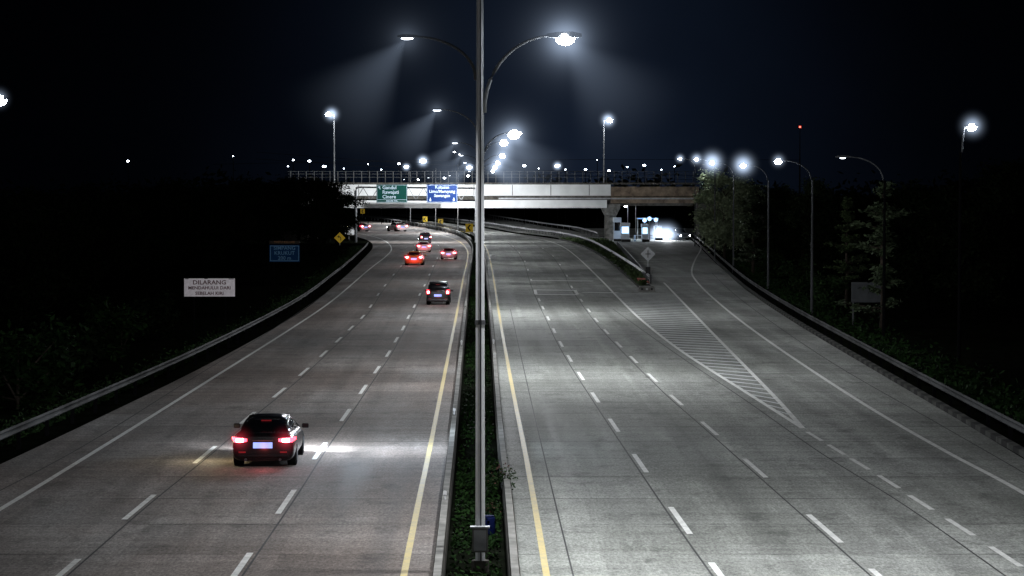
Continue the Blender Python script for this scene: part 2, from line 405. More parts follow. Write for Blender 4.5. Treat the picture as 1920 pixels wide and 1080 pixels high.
tag(mk('median_plants',v,f,M['leaf_low']),'low green ground cover growing between the two median walls','plants',kind='stuff')
for i,(x,y,s) in enumerate([(938,935,.8),(922,985,.5)]):
    p=G(x,y); p.z=0
    t=empty('flowering_shrub',(p.x,p.y,0),0,['sparse dark shrub with reddish blossoms beside the right median wall','small leafy shrub beside the blue drum in the median'][i],'shrub')
    st=MB()
    for k in range(7):
        a=k*.9; st.tube([(0,0,0),(math.cos(a)*.15*s,math.sin(a)*.15*s,.5*s),(math.cos(a)*.35*s,math.sin(a)*.3*s,1.0*s)],[.015,.01,.005],5)
    st.build('stem',M['barkdark'],t)
    v,f=leaves(260,lambda r:Vector((r.gauss(0,.25)*s,r.gauss(0,.2)*s,(.7+r.gauss(0,.25))*s)),.05,i); mk('foliage',v,f,M['leaf_mid'],t)
    v,f=leaves(60,lambda r:Vector((r.gauss(0,.28)*s,r.gauss(0,.2)*s,(.85+r.gauss(0,.18))*s)),.04,i+9); mk('blossom',v,f,M['flower'],t)
p=G(915,1005); t=empty('plastic_drum',(p.x,p.y,0),0,'blue plastic drum in the median behind the lamp pole','drum')
MB().tube([(0,0,0),(0,0,.05),(0,0,.25),(0,0,.42),(0,0,.46)],[.15,.17,.18,.17,.16],16).build('drum_body',M['bluebin'],t,True)
MB().tube([(0,0,.46),(0,0,.49)],.15,16).build('rim',M['bluebin'],t)
# ---------------------------------------------------------------- guardrails
W=[(0,.42),(.05,.47),(.0,.53),(.0,.58),(.05,.64),(0,.7),(-.02,.7),(.03,.64),(-.02,.58),(-.02,.53),(.03,.47),(-.02,.42)]
def guardrail(w,label,side=1,step=4.0,maxY=420,hz=.12,m='galv',pm='poledark'):
    root=empty('guardrail',(0,0,0),0,label,'guardrail')
    pr=[(a*side,b+hz) for a,b in W]
    extrude_profile(w,pr,'rail',M[m],root)
    mb=MB().box((0,0,.38),(.12,.12,.86)); first=None; n=0
    for p in resample(w,step):
        if p.y<45 or p.y>maxY or n>=98: continue
        if first is None: first=mb.build('post',M[pm],root); o=first
        else: o=first.copy(); COL.objects.link(o); o.parent=root
        o.location=(p.x-.1*side,p.y,0); n+=1
    return root
def shift(w,dx): return [Vector((p.x+dx,p.y,0)) for p in w]
gl=path([(-590,1130),(-220,968),(-14,874),(188,779),(392,679),(555,587),(637,522),(683,478),(694,464)],0,False)
guardrail(shift(gl,-.3),'long steel guardrail along the dark left shoulder',1,4.2,m='raild',pm='poleblack')
gr_=path([(2330,1090),(2130,975),(1972,885),(1815,795),(1650,699),(1490,604),(1400,543),(1350,498),(1322,470),(1305,454),(1294,445)],0,False)
guardrail(shift(gr_,.4),'long steel guardrail along the right edge of the toll ramp',-1,4.2,m='railr',pm='poleblack',hz=.06)
extrude_profile(shift(gr_,.05),[(-.12,-.02),(-.12,.16),(.12,.18),(.12,-.02)],'painted_kerb',M['kerbstripe']); tag(bpy.data.objects['painted_kerb'],kind='structure')
gm=path([(1218,532),(1182,505),(1135,474),(1098,455),(1050,443),(980,434),(900,421),(800,410)],0,False)
guardrail(gm,'curved steel guardrail along the island beside the main carriageway',-1,4,900)
gm2=path([(1222,535),(1200,505),(1178,480),(1162,463)],0,False)
guardrail(shift(gm2,-.3),'short steel guardrail on the ramp side of the island',1,4,900)
gm3=path([(1120,447),(1085,436),(1020,426),(960,416),(915,408)],0,False)
guardrail(gm3,'distant steel guardrail on the slip road under the overpass',-1,12,1500,.4)
gm4=path([(874,458),(850,443),(800,430),(730,418),(660,409)],0,False)
guardrail(shift(gm4,.8),'distant steel guardrail on the far curve of the median',-1,10,1500,.3)
iw=path([(1206,545),(1183,524),(1132,483),(1090,461),(1050,449)],0,False); iw2=path([(1221,545),(1195,512),(1172,483),(1155,463),(1140,452)],0,False)
v,f=strip(iw,iw2,.14); tag(mk('traffic_island',v,f,M['grass']),kind='structure')
for ww in (iw,iw2):
    extrude_profile(ww,[(-.15,-.02),(-.15,.18),(.15,.18),(.15,-.02)],'kerb',M['kerbstripe'])
for o in list(COL.objects):
    if o.name.startswith('kerb'): tag(o,kind='structure')
a,b=G(1200,547),G(1226,547)
t=empty('crash_cushion',((a.x+b.x)/2,a.y,0),0,'low grey concrete block closing the nose of the island','barrier')
mb=MB(); hw=(b.x-a.x+.3)/2
mb.add([(-hw,0,0),(hw,0,0),(hw*.85,.1,.4),(-hw*.85,.1,.4),(-hw,1.2,0),(hw,1.2,0),(hw*.8,1.1,.45),(-hw*.8,1.1,.45)],[(0,1,2,3),(7,6,5,4),(3,2,6,7),(0,3,7,4),(1,5,6,2)])
mb.build('block',M['conc'],t,bevel=.05)
for k in (-1,0,1): MB().box((k*.4,.0,.22),(.16,.06,.16)).build('reflector',M['black'] if k else M['signpale'],t)
p=G(1208,535); t=empty('marker_board',(p.x,p.y,0),0,'small faded red marker at the nose of the island below the diamond sign','marker')
mb=MB(); mb.add([(-.1,-1.0,.35),(.4,-1.0,.35),(.15,1.6,.6),(-.6,1.6,.6),(-.1,-1,.0),(.4,-1,.0),(.15,1.6,0),(-.6,1.6,0)],[(0,1,2,3),(0,4,5,1),(1,5,6,2),(2,6,7,3),(3,7,4,0)]); mb.build('marker_body',M['redmark'],t,bevel=.04)
MB().box((.15,-1.03,.18),(.35,.04,.12)).build('reflector',M['signpale'],t)
v,f=leaves(5000,lambda r:(lambda k,u:Vector((iw[k].x*(1-u)+iw2[k].x*u,iw[k].y*(1-u)+iw2[k].y*u,.14+abs(r.gauss(0,.15)))))(r.randrange(3,len(iw)),r.random()),.22,21)
tag(mk('island_plants',v,f,M['leaf']),'clipped ground cover on the island between main road and ramp','plants',kind='stuff')
def vbox(r):
    k=r.randrange(0,len(gl)-1); u=r.random(); p=gl[k]*(1-u)+gl[k+1]*u
    return Vector((p.x-1.0-abs(r.gauss(-.2,.7)),p.y,abs(r.gauss(0,.12))))
v,f=leaves(22000,vbox,.1,5); tag(mk('verge_grass',v,f,M['leaf_mid']),'rough grass under the left guardrail','grass',kind='stuff')
def vbox2(r):
    k=r.randrange(0,len(gr_)-1); u=r.random(); p=gr_[k]*(1-u)+gr_[k+1]*u
    return Vector((p.x+1.4+abs(r.gauss(0,1.4)),p.y,abs(r.gauss(0,.2))))
v,f=leaves(18000,vbox2,.14,6); tag(mk('verge_grass',v,f,M['leaf_low']),'rough grass behind the right guardrail','grass',kind='stuff')
# ---------------------------------------------------------------- lamps
def spot(loc,aim,energy,size=120,blend=1,color=(.93,.96,1),rad=.15):
    l=bpy.data.lights.new('spot','SPOT'); l.energy=energy; l.spot_size=math.radians(size); l.spot_blend=blend; l.color=color; l.shadow_soft_size=rad
    o=bpy.data.objects.new('lamp_light',l); COL.objects.link(o); o.location=loc
    o.rotation_euler=Vector(aim).to_track_quat('-Z','Y').to_euler(); return o
def head(parent,p,d,lensm,s=1.0,ls=(.2,.12,.06),hmat=None):
    ang=math.atan2(d[1],d[0]); R=Matrix.Rotation(ang,3,'Z')
    v=[]
    for x,w,zb,zt in((-.1,.05,-.03,.04),(.1,.12,-.05,.07),(.45,.15,-.05,.08),(.65,.07,-.03,.04)):
        for a,b in((-w,zb),(w,zb),(w*.7,zt),(-w*.7,zt)): v.append(Vector(p)+R@Vector((x,a,b))*s)
    f=[(0,1,2,3),(12,15,14,13)]
    for i in range(3):
        for k in range(4): a=i*4+k;b=i*4+(k+1)%4; f.append((a,b,b+4,a+4))
    hd=mk('lamp_head',v,f,hmat or M['headm'],parent)
    c=Vector(p)+R@Vector((.3,0,-.07))*s
    bm=bmesh.new(); bmesh.ops.create_uvsphere(bm,u_segments=12,v_segments=8,radius=1)
    me=bpy.data.meshes.new('lens'); bm.to_mesh(me); bm.free(); me.materials.append(lensm)
    o=bpy.data.objects.new('lamp_lens',me); COL.objects.link(o); o.parent=hd; o.location=c; o.scale=(ls[0]*s,ls[1]*s,ls[2]*s); o.rotation_euler=(0,0,ang)
    return c
def arm(z0,z1,reach,side):
    pts=[]
    for i in range(13):
        t=i/12; a=t*math.pi/2
        pts.append((side*(.09+ (reach-.09)*(1-math.cos(a))**.95),0,z0+(z1-z0)*(math.sin(a)**.9)))
    return pts
LM=[]
mz=[-3,52.4,108,163,218,273,328,383]
ords=['behind the camera','nearest the camera, filling the frame height','second from the camera, hidden behind the first','third from the camera','fourth from the camera','fifth from the camera','sixth from the camera','farthest, just before the overpass','just beyond the overpass on the bend','second beyond the overpass on the bend','third beyond the overpass on the bend']
pos=[(-.0131*Y,Y) for Y in mz]
for py in (437,427,419):
    a=xat(Lin,py); b=xat(Rin[::-1],py) or a; q=G((a+b)/2 if b else a,py); pos.append((q.x,q.y))
for i,(X,Y) in enumerate(pos):
    rx,rz,lx,lz=1.7,11.5,1.5,11.5
    if i==1: rx,rz,lx,lz=1.53,11.55,1.38,11.53
    if i==2: rx,rz,lx,lz=1.2,10.8,1.72,11.85
    if i==3: rx,rz,lx,lz=1.3,11.55,1.5,11.5
    t=empty('street_lamp',(X,Y,0),0,'tall grey double-armed lamp pole in the median, '+ords[i],'street lamp')
    MB().tube([(0,0,0),(0,0,5),(0,0,10),(0,0,13.6)],[.11,.1,.085,.075],8).build('pole',M['pole'],t)
    MB().tube([(0,0,0),(0,0,.25)],.2,8).build('base',M['conc_dark'],t)
    MB().tube([(0,0,5.35),(0,0,5.45)],.115,8).build('collar',M['poledark'],t)
    MB().box((.012,-.105,6.8),(.028,.03,13.4),rx=0).build('cable_conduit',M['poledark'],t)
    am=M['headm'] if i<2 else M['poledark']
    MB().tube(arm(9.9 if i!=2 else 9.4,rz,rx+.05,1),[.05-.002*k for k in range(13)],7).build('arm',am,t,True)
    MB().tube(arm(10.6,lz,lx+.05,-1),[.04-.0015*k for k in range(13)],7).build('arm',M['poledark'],t,True)
    near=i<6
    head(t,(rx,0,rz),(1,0),M['lens'] if near else M['lensfar'],1.0,(.2,.16,.14) if i==1 else (.26,.22,.2)); head(t,(-lx,0,lz),(-1,0),M['lens2'],.6,(.22,.08,.05) if i<2 else (.3,.14,.07),M['poledark'])
    if i==1:
        MB().box((0,-.2,.72),(.34,.18,.52)).build('control_box',M['conc'],t,bevel=.01)
        MB().box((0,-.295,.72),(.27,.01,.44)).build('box_door',M['galv'],t)
        MB().box((0,-.2,1.0),(.42,.22,.03)).build('box_lid',M['galv'],t)
    eR=8300; eL=3000
    if i==0: eR=10000; eL=4500
    if i in (2,3): eR=7300
    if i==7: eR=12000; eL=6000
    if i>7: eR=24000; eL=24000
    for s in (1,-1):
        if i==7 and s==1:
            spot((X+2.0,Y,11.3),(.15,.95,-.22),58000,110); spot((X-1.8,Y,11.3),(-.35,.9,-.22),58000,110); continue
        spot((X+2.0,Y,11.3),(.28,s*.68,-.68),eR,138)
        spot((X-1.8,Y,11.3),(-.1,s*.68,-.69),eL,130)
    LM.append((X+rx+.3,Y,rz-.07,1)); LM.append((X-lx-.2,Y,lz-.05,-1))
def side_lamp(bx,by,lx,ly,label,en=1500,bright=True,pm='poledark',lat=0.0,am='headm'):
    b=G(bx,by); Y=b.y; p=P(lx,ly,Y); t=empty('street_lamp',(b.x,Y,0),0,label,'street lamp')
    dx=p.x-b.x; s=1 if dx>0 else -1; hz=p.z
    MB().tube([(0,0,0),(0,0,hz*.55),(0,0,hz-1.3)],[.1,.08,.065],8).build('pole',M[pm] ,t)
    MB().tube([(x,y,z) for x,y,z in arm(hz-1.3,hz,max(abs(dx)-.3,.2),s)],.04,6).build('arm',M[am],t,True)
    head(t,(dx-s*.3,0,hz),(s,0),M['lens'] if bright else M['lens2'],1.0,(.24,.2,.18) if bright else (.16,.08,.04),M[am])
    spot((p.x,Y,p.z-.15),(s*.2 if not lat else lat,-.66,-.72),en,130); spot((p.x,Y,p.z-.15),(s*.2 if not lat else lat,.66,-.72 if not lat else -.3),en,140)
    return (p.x,Y,p.z,s,bright)
SL=[]
SL.append((*side_lamp(1657,640,1580,294,'dim single-arm lamp pole beside the blank sign at right',600,False,'poleblack',0,'poledark'),.7))
SL.append((*side_lamp(1522,590,1459,301,'slim single-arm lamp pole by the right guardrail with arm curving left',1300,am='poledark'),.8))
SL.append((*side_lamp(1440,545,1393,309,'slim lamp pole by the right guardrail with the brightest lamp of the ramp',3600,True,'poledark',.15,'poledark'),1.7))
SL.append((*side_lamp(1375,512,1335,304,'lamp pole on the ramp third from the blank sign, hidden in foliage',9500,True,'poledark',.3,'poledark'),2.0))
SL.append((*side_lamp(1340,490,1306,298,'lamp pole behind the pale tree near the toll booths',3000),1.3))
SL.append((*side_lamp(1303,462,1275,297,'lamp pole at the right end of the overpass',2500),1.2))
SL.append((*side_lamp(1798,672,1822,236,'lone lamp pole in the darkness at the far right',40,True,'poleblack',0,'poledark'),1.0))
SL.append((*side_lamp(-30,795,0,185,'lone lamp at the far left edge of the frame',40,True,'poleblack',0,'poleblack'),.6))
# ---------------------------------------------------------------- overpass
BY=416.0
def bx(px): return (px-960)/F*BY
def bz(py): return H+(360-py)/F*BY
br=empty('overpass_bridge',(0,BY,0),0,'long white concrete overpass crossing above both carriageways','bridge')
def bb(x0,x1,y0,y1,d0,d1):
    return (( (bx(x0)+bx(x1))/2,(d0+d1)/2,(bz(y0)+bz(y1))/2),(abs(bx(x1)-bx(x0)),d1-d0,abs(bz(y0)-bz(y1))))
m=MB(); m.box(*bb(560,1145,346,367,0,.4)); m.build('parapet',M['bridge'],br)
m=MB(); m.box(*bb(560,1145,367,375,.9,1.3)); m.build('deck_slab',M['conc_dark'],br)  # dark colour paints in the shadow gap between parapet and girder
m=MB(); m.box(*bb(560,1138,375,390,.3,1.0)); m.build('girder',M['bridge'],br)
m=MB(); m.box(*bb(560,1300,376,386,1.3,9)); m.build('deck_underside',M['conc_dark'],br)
m=MB(); m.box(*bb(1145.5,1310,350,368,.1,.6)); m.build('parapet',M['bridge_brown'],br)
m=MB(); m.box(*bb(1145.5,1305,369,381,.5,1.2)); m.build('girder',M['bridge_brown'],br)
m=MB(); m.box(*bb(935,1305,371,373.5,-.12,.1)); m.build('service_pipe',M['galv'],br)
m=MB(); m.box(*bb(560,1310,342.5,345.9,-.06,.5)); m.build('coping',M['conc_dark'],br)
for k in range(8):
    x=600+k*72; MB().box(*bb(x,x+1.5,346.5,366.5,-.012,.02)).build('expansion_joint',M['conc'],br)
fence=MB()
for py in (321,326,332): fence.box(*bb(540,1310,py,py+.7,.2,.25))
rl=fence.build('railing',M['raild'],br)
pmb=MB().box((0,.22,bz(332)),(.12,.12,2.0)); first=None
for k in range(52):
    x=545+k*14.8
    if first is None: first=pmb.build('railing_post',M['raild'],rl); o=first
    else: o=first.copy(); COL.objects.link(o); o.parent=rl
    o.location=(bx(x),0,0)
px0=bx(1145.5)
MB().tube([(px0,3,-.1),(px0,3,bz(402))],1.0,20).build('pier',M['conc'],br,False)
cap=MB(); cap.add([(px0-1.0,1,bz(404)),(px0+1.0,1,bz(404)),(px0+1.6,1,bz(390)),(px0+1.6,1,bz(383)),(px0-1.6,1,bz(383)),(px0-1.6,1,bz(390)),
                   (px0-1.0,5,bz(404)),(px0+1.0,5,bz(404)),(px0+1.6,5,bz(390)),(px0+1.6,5,bz(383)),(px0-1.6,5,bz(383)),(px0-1.6,5,bz(390))],
                  [(0,1,2,3,4,5),(11,10,9,8,7,6)]+[(i,(i+1)%6,(i+1)%6+6,i+6) for i in range(6)])
cap.build('pier_cap',M['conc'],br)
MB().box((bx(600)-6,6,2.6),(10,8,5.4)).build('abutment',M['conc_dark'],br)
MB().box((bx(1310)+6,6,3.2),(11.5,8,6.2)).build('abutment',M['conc_dark'],br)
for k,(bx_,lx,ly,lab) in enumerate([(627,622,214,'tall lamp standing on the left part of the overpass'),(1132,1140,225,'tall lamp standing on the overpass above the round pier')]):
    Y=BY+8; b=P(bx_,344,Y); p=P(lx,ly,Y); zb=bz(344)
    t=empty('street_lamp',(b.x,Y,zb-.3),0,lab,'street lamp'); hz=p.z-zb+.3
    MB().tube([(0,0,0),(0,0,hz)],[.13,.09],8).build('pole',M['headm'],t)
    s=1 if p.x>b.x else -1
    MB().tube([(0,0,hz-.1),(s*.5,0,hz+.1)],.06,6).build('arm',M['headm'],t)
    head(t,(s*.4,0,hz+.1),(s,0),M['lens'],2.0,(.26,.2,.18))
    spot((p.x,Y-.5,p.z-.3),(0,-.5,-.8),4000,130)
    SL.append((p.x,Y,p.z,s,True,2.2))
# ---------------------------------------------------------------- sign gantry
GY=396.0
def gx(px): return (px-960)/F*GY
def gz(py): return H+(360-py)/F*GY
gt=empty('sign_gantry',(0,GY,0),0,'grey steel truss gantry spanning the left carriageway','gantry')
MB().tube([(gx(667),0,0),(gx(667),0,gz(358)),(gx(668.5),0,gz(353)),(gx(672),0,gz(351))],[.24,.22,.2,.16],10).build('post',M['gantry'],gt,True)
MB().tube([(gx(893),0,0),(gx(893),0,gz(352))],[.24,.2],10).build('post',M['gantry'],gt)
MB().tube([(gx(670),0,gz(351)),(gx(893),0,gz(353))],.13,8).build('beam',M['poleblack'],gt)
MB().tube([(gx(667),0,gz(374)),(gx(893),0,gz(376))],.13,8).build('beam',M['poleblack'],gt)
tr=MB(); n=16
for k in range(n):
    x0=gx(667)+(gx(893)-gx(667))*k/n; x1=gx(667)+(gx(893)-gx(667))*(k+1)/n
    z0,z1=(gz(352),gz(375)) if k%2 else (gz(375),gz(352)); tr.tube([(x0,0,z0),(x1,0,z1)],.05,5)
tr.build('truss_bracing',M['gantry'],gt)
def arrow(mb,cx,cz,s,ang,y):
    R=Matrix.Rotation(ang,2); q=[(-.12,.5),(.12,.5),(.12,0),(.38,0),(0,-.5),(-.38,0),(-.12,0)]
    v=[]
    for a,b in q: r=R@Vector((a*s,b*s)); v.append((cx+r.x,y,cz+r.y))
    mb.add(v,[(0,1,2,6),(3,4,5),(2,3,5,6)])
def road_sign(x0,x1,y0,y1,Y,m,label,name='direction_sign',border=True,cat='sign',th=.06,tm='text'):
    sx=lambda p:(p-960)/F*Y; sz=lambda p:H+(360-p)/F*Y
    w=sx(x1)-sx(x0); h=sz(y0)-sz(y1)
    t=empty(name,((sx(x0)+sx(x1))/2,Y,(sz(y0)+sz(y1))/2),0,label,cat)
    MB().box((0,0,0),(w,th,h)).build('sign_panel',m,t)
    if border:
        b=MB(); e=.05; q=.07
        for (cx,cz,dw,dh) in((0,h/2-q-e/2,w-2*q,e),(0,-h/2+q+e/2,w-2*q,e),(-w/2+q+e/2,0,e,h-2*q-2*e),(w/2-q-e/2,0,e,h-2*q-2*e)): b.box((cx,-th/2-.004,cz),(dw,.006,dh))
        b.build('border',M[tm],t)
    return t,w,h
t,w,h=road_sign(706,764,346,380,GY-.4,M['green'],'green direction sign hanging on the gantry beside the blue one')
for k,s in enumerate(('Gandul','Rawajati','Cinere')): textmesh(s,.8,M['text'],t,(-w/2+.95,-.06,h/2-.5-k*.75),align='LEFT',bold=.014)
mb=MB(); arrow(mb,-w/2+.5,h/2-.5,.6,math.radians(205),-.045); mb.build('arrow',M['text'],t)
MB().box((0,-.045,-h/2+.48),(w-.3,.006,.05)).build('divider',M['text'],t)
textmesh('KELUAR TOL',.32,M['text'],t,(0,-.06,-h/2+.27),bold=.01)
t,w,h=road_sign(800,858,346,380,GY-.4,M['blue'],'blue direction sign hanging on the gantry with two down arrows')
for k,s in enumerate(('Kukusan','Limo/Meruyung','Sawangan')): textmesh(s,.7,M['text'],t,(0,-.06,h/2-.45-k*.68),bold=.014,xs=.95)
for s in (-1,1): mb=MB(); arrow(mb,s*(w/2-.6),-h/2+.5,.6,0,-.045); mb.build('arrow',M['text'],t)
SY=140.0
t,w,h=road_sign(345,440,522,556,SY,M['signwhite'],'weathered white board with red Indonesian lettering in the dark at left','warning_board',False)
for k,s in enumerate(('DILARANG','MENDAHULUI DARI','SEBELAH KIRI')): textmesh(s,.34 if k==0 else .25,M['textred'],t,(0,-.05,h/2-.24-k*.31),bold=.006,xs=1.1 if k else 1.15)
for s in(-1,1): MB().box((s*.9,.09,-t.location.z/2-h/4),(.08,.08,t.location.z+h/2)).build('post',M['poleblack'],t)
for k,(x,z,ww) in enumerate([(-1.3,.5,.2),(-.2,.51,.2),(1.25,.49,.3)]): MB().box((x,-.036,z),(ww,.008,.035),0,.0).build('peeled_patch',M['black'],t)
SY=205.0
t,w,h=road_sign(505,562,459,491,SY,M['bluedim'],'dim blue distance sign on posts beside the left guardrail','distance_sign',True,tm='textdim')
for k,s in enumerate(('SIMPANG','KRUKUT','200 m')): textmesh(s,.44,M['textdim'],t,(0,-.06,h/2-.28-k*.42),xs=1.0,bold=.005)
for s in(-1,1): MB().box((s*.9,.09,-1.9),(.09,.09,5.0)).build('post',M['poleblack'],t)
MB().box((0,.0,h/2+.22),(w,.05,.26)).build('upper_plate',M['brownplate'],t); textmesh('PINTU KELUAR',.26,M['textorange'],t,(0,-.05,h/2+.22))
def diamond(px,py,r,Y,m,label,base=0):
    sx=(px-960)/F*Y; sz=H+(360-py)/F*Y; R=r/F*Y
    t=empty('diamond_sign',(sx,Y,sz),0,label,'sign')
    mk('sign_panel',[(-R,0,0),(0,0,-R),(R,0,0),(0,0,R),(-R,.04,0),(0,.04,-R),(R,.04,0),(0,.04,R)],[(0,1,2,3),(7,6,5,4),(0,4,5,1),(1,5,6,2),(2,6,7,3),(3,7,4,0)],m,t)
    MB().box((0,.09,-sz/2-.1+base/2),(.09,.08,sz+.2-base)).build('post',M['galv'],t)
    return t,R
t,R=diamond(637,446,10.5,375,M['signyellow'],'yellow diamond curve warning sign on the left verge near the gantry')
mb=MB(); mb.tube([(.2*R,-.02,-.45*R),(.2*R,-.02,0),(0,-.02,.2*R),(-.25*R,-.02,.25*R)],.08*R,5); mb.tube([(-.1*R,-.02,.42*R),(-.45*R,-.02,.25*R),(-.1*R,-.02,.05*R)],.07*R,5); mb.build('curve_arrow',M['black'],t)
M['palediamond']=simple('pale sign back',(.28,.285,.29),.6,0,.15,2,emit=(.8,.85,.9),es=.06)  # small emission lifts the panel as if lamplit
t,R=diamond(1215,476,14,222,M['palediamond'],'pale grey diamond sign on a post in the nose of the island')
mb=MB(); mb.tube([(0,-.02,-.5*R),(0,-.02,.5*R)],.06*R,5); mb.tube([(-.35*R,-.02,0),(.35*R,-.02,0)],.06*R,5); mb.build('symbol',M['conc_dark'],t)
MB().box((0,-.01,-1.55),(.45,.04,.75)).build('lower_plate',M['black'],t)
for i,(px,py,s,Y,lab) in enumerate([(797,411,4.6,640,'yellow chevron board on the far curve, leftmost of the near three'),(826,416,4.8,600,'yellow chevron board on the far curve, middle of the near three'),(880,427,7,470,'largest yellow chevron board on the bend, close to the lamp pole'),(680,396,4,800,'faint yellow chevron board far left under the overpass')]):
    sx=(px-960)/F*Y; sz=H+(360-py)/F*Y; R=s/F*Y
    t=empty('chevron_sign',(sx,Y,sz),0,lab,'sign')
    MB().box((0,0,0),(2*R,.06,2.2*R)).build('sign_panel',M['signyellow'],t)
    mk('chevron_mark',[(.5*R,-.035,.8*R),(0,-.035,.8*R),(-.6*R,-.035,0),(0,-.035,-.8*R),(.5*R,-.035,-.8*R),(-.1*R,-.035,0)],[(0,1,2,5),(5,2,3,4)],M['black'],t)
    MB().box((0,.08,-sz/2),(.1,.08,max(sz,.3))).build('post',M['galv'],t)
SY=150.0
t,w,h=road_sign(1597,1657,529,567,SY,M['signback'],'blank grey sign back on posts behind the right guardrail','sign_board',False)
MB().box((0,-.05,h/2-.1),(w,.04,.06)).build('rail_bracket',M['poledark'],t); MB().box((0,-.05,-h/2+.15),(w,.04,.06)).build('rail_bracket',M['poledark'],t)
MB().box((-w/2+.12,.09,-1.55),(.1,.1,3.6)).build('post',M['poledark'],t); MB().box((w/2-.12,.09,-1.55),(.1,.1,3.6)).build('post',M['poleblack'],t)
t,w,h=road_sign(641,668,426,440,410,M['signpale'],'small pale board behind the gantry post','sign_board',False)
MB().box((0,.1,-.6),(.12,.1,1.6)).build('post',M['poledark'],t)
# ---------------------------------------------------------------- vehicles
def loft(rings):
    n=len(rings[0]); v=[p for r in rings for p in r]; f=[]
    for i in range(len(rings)-1):
        for k in range(n): a=i*n+k;b=i*n+(k+1)%n; f.append((a,b,b+n,a+n))
    f.append(tuple(range(n))[::-1]); f.append(tuple(range((len(rings)-1)*n,len(rings)*n))); return v,f
def bodyring(y,w,zb,zt):
    h=zt-zb; half=[(0,zb),(w*.78,zb),(w*.95,zb+.1*h),(w,zb+.38*h),(w*.985,zb+.66*h),(w*.93,zb+.92*h),(w*.76,zt),(0,zt+.015)]
    L=[(x,y,z) for x,z in half]; R=[(-x,y,z) for x,z in half[1:-1]][::-1]; return L+R
def glassring(y,wb,zb,wt,zt):
    h=zt-zb; half=[(0,zb),(wb,zb),(wb*.45+wt*.55,zb+.6*h),(wt,zb+.88*h),(wt*.8,zt),(0,zt+.015)]
    L=[(x,y,z) for x,z in half]; R=[(-x,y,z) for x,z in half[1:-1]][::-1]; return L+R
K={'sedan':dict(body=[(0,.80,.26,.86),(.05,.89,.20,.97),(.28,.92,.16,1.02),(.9,.935,.16,1.02),(2.0,.935,.16,.97),(3.3,.93,.16,.94),(4.1,.91,.18,.85),(4.55,.83,.22,.74),(4.7,.7,.3,.64)],
     gl=[(.5,.74,.95,.62,1.0),(.95,.80,.93,.61,1.17),(1.5,.85,.92,.61,1.33),(2.2,.86,.92,.62,1.38),(2.75,.85,.91,.61,1.33),(3.3,.82,.9,.58,1.08),(3.65,.74,.88,.55,.94)],
     roof=[(1.4,.52,1.31),(1.75,.58,1.365),(2.2,.59,1.385),(2.65,.58,1.355),(2.85,.52,1.31)],wh=(.95,3.75),rw=[(.62,1.01),(1.25,1.27)],pw=(.7,.57),lz=.83,pz=.67,H=1.38),
   'mpv':dict(body=[(0,.76,.30,.98),(.05,.84,.24,1.04),(.3,.87,.2,1.06),(1.0,.88,.2,1.06),(2.0,.88,.2,1.05),(3.2,.88,.2,1.03),(3.8,.86,.22,.98),(4.2,.80,.27,.85),(4.35,.7,.33,.72)],
     gl=[(.03,.78,1.0,.66,1.1),(.12,.80,1.0,.66,1.5),(.35,.80,1.0,.66,1.66),(1.2,.81,1.0,.67,1.70),(2.3,.81,1.0,.66,1.67),(3.0,.8,1.0,.6,1.3),(3.4,.74,1.0,.6,1.04)],
     roof=[(.12,.60,1.64),(.4,.65,1.695),(1.2,.66,1.725),(2.2,.65,1.69),(2.45,.6,1.63)],wh=(.8,3.5),rw=[(-.0,1.1),(.08,1.52)],pw=(.74,.66),lz=1.0,pz=.72,H=1.72)}
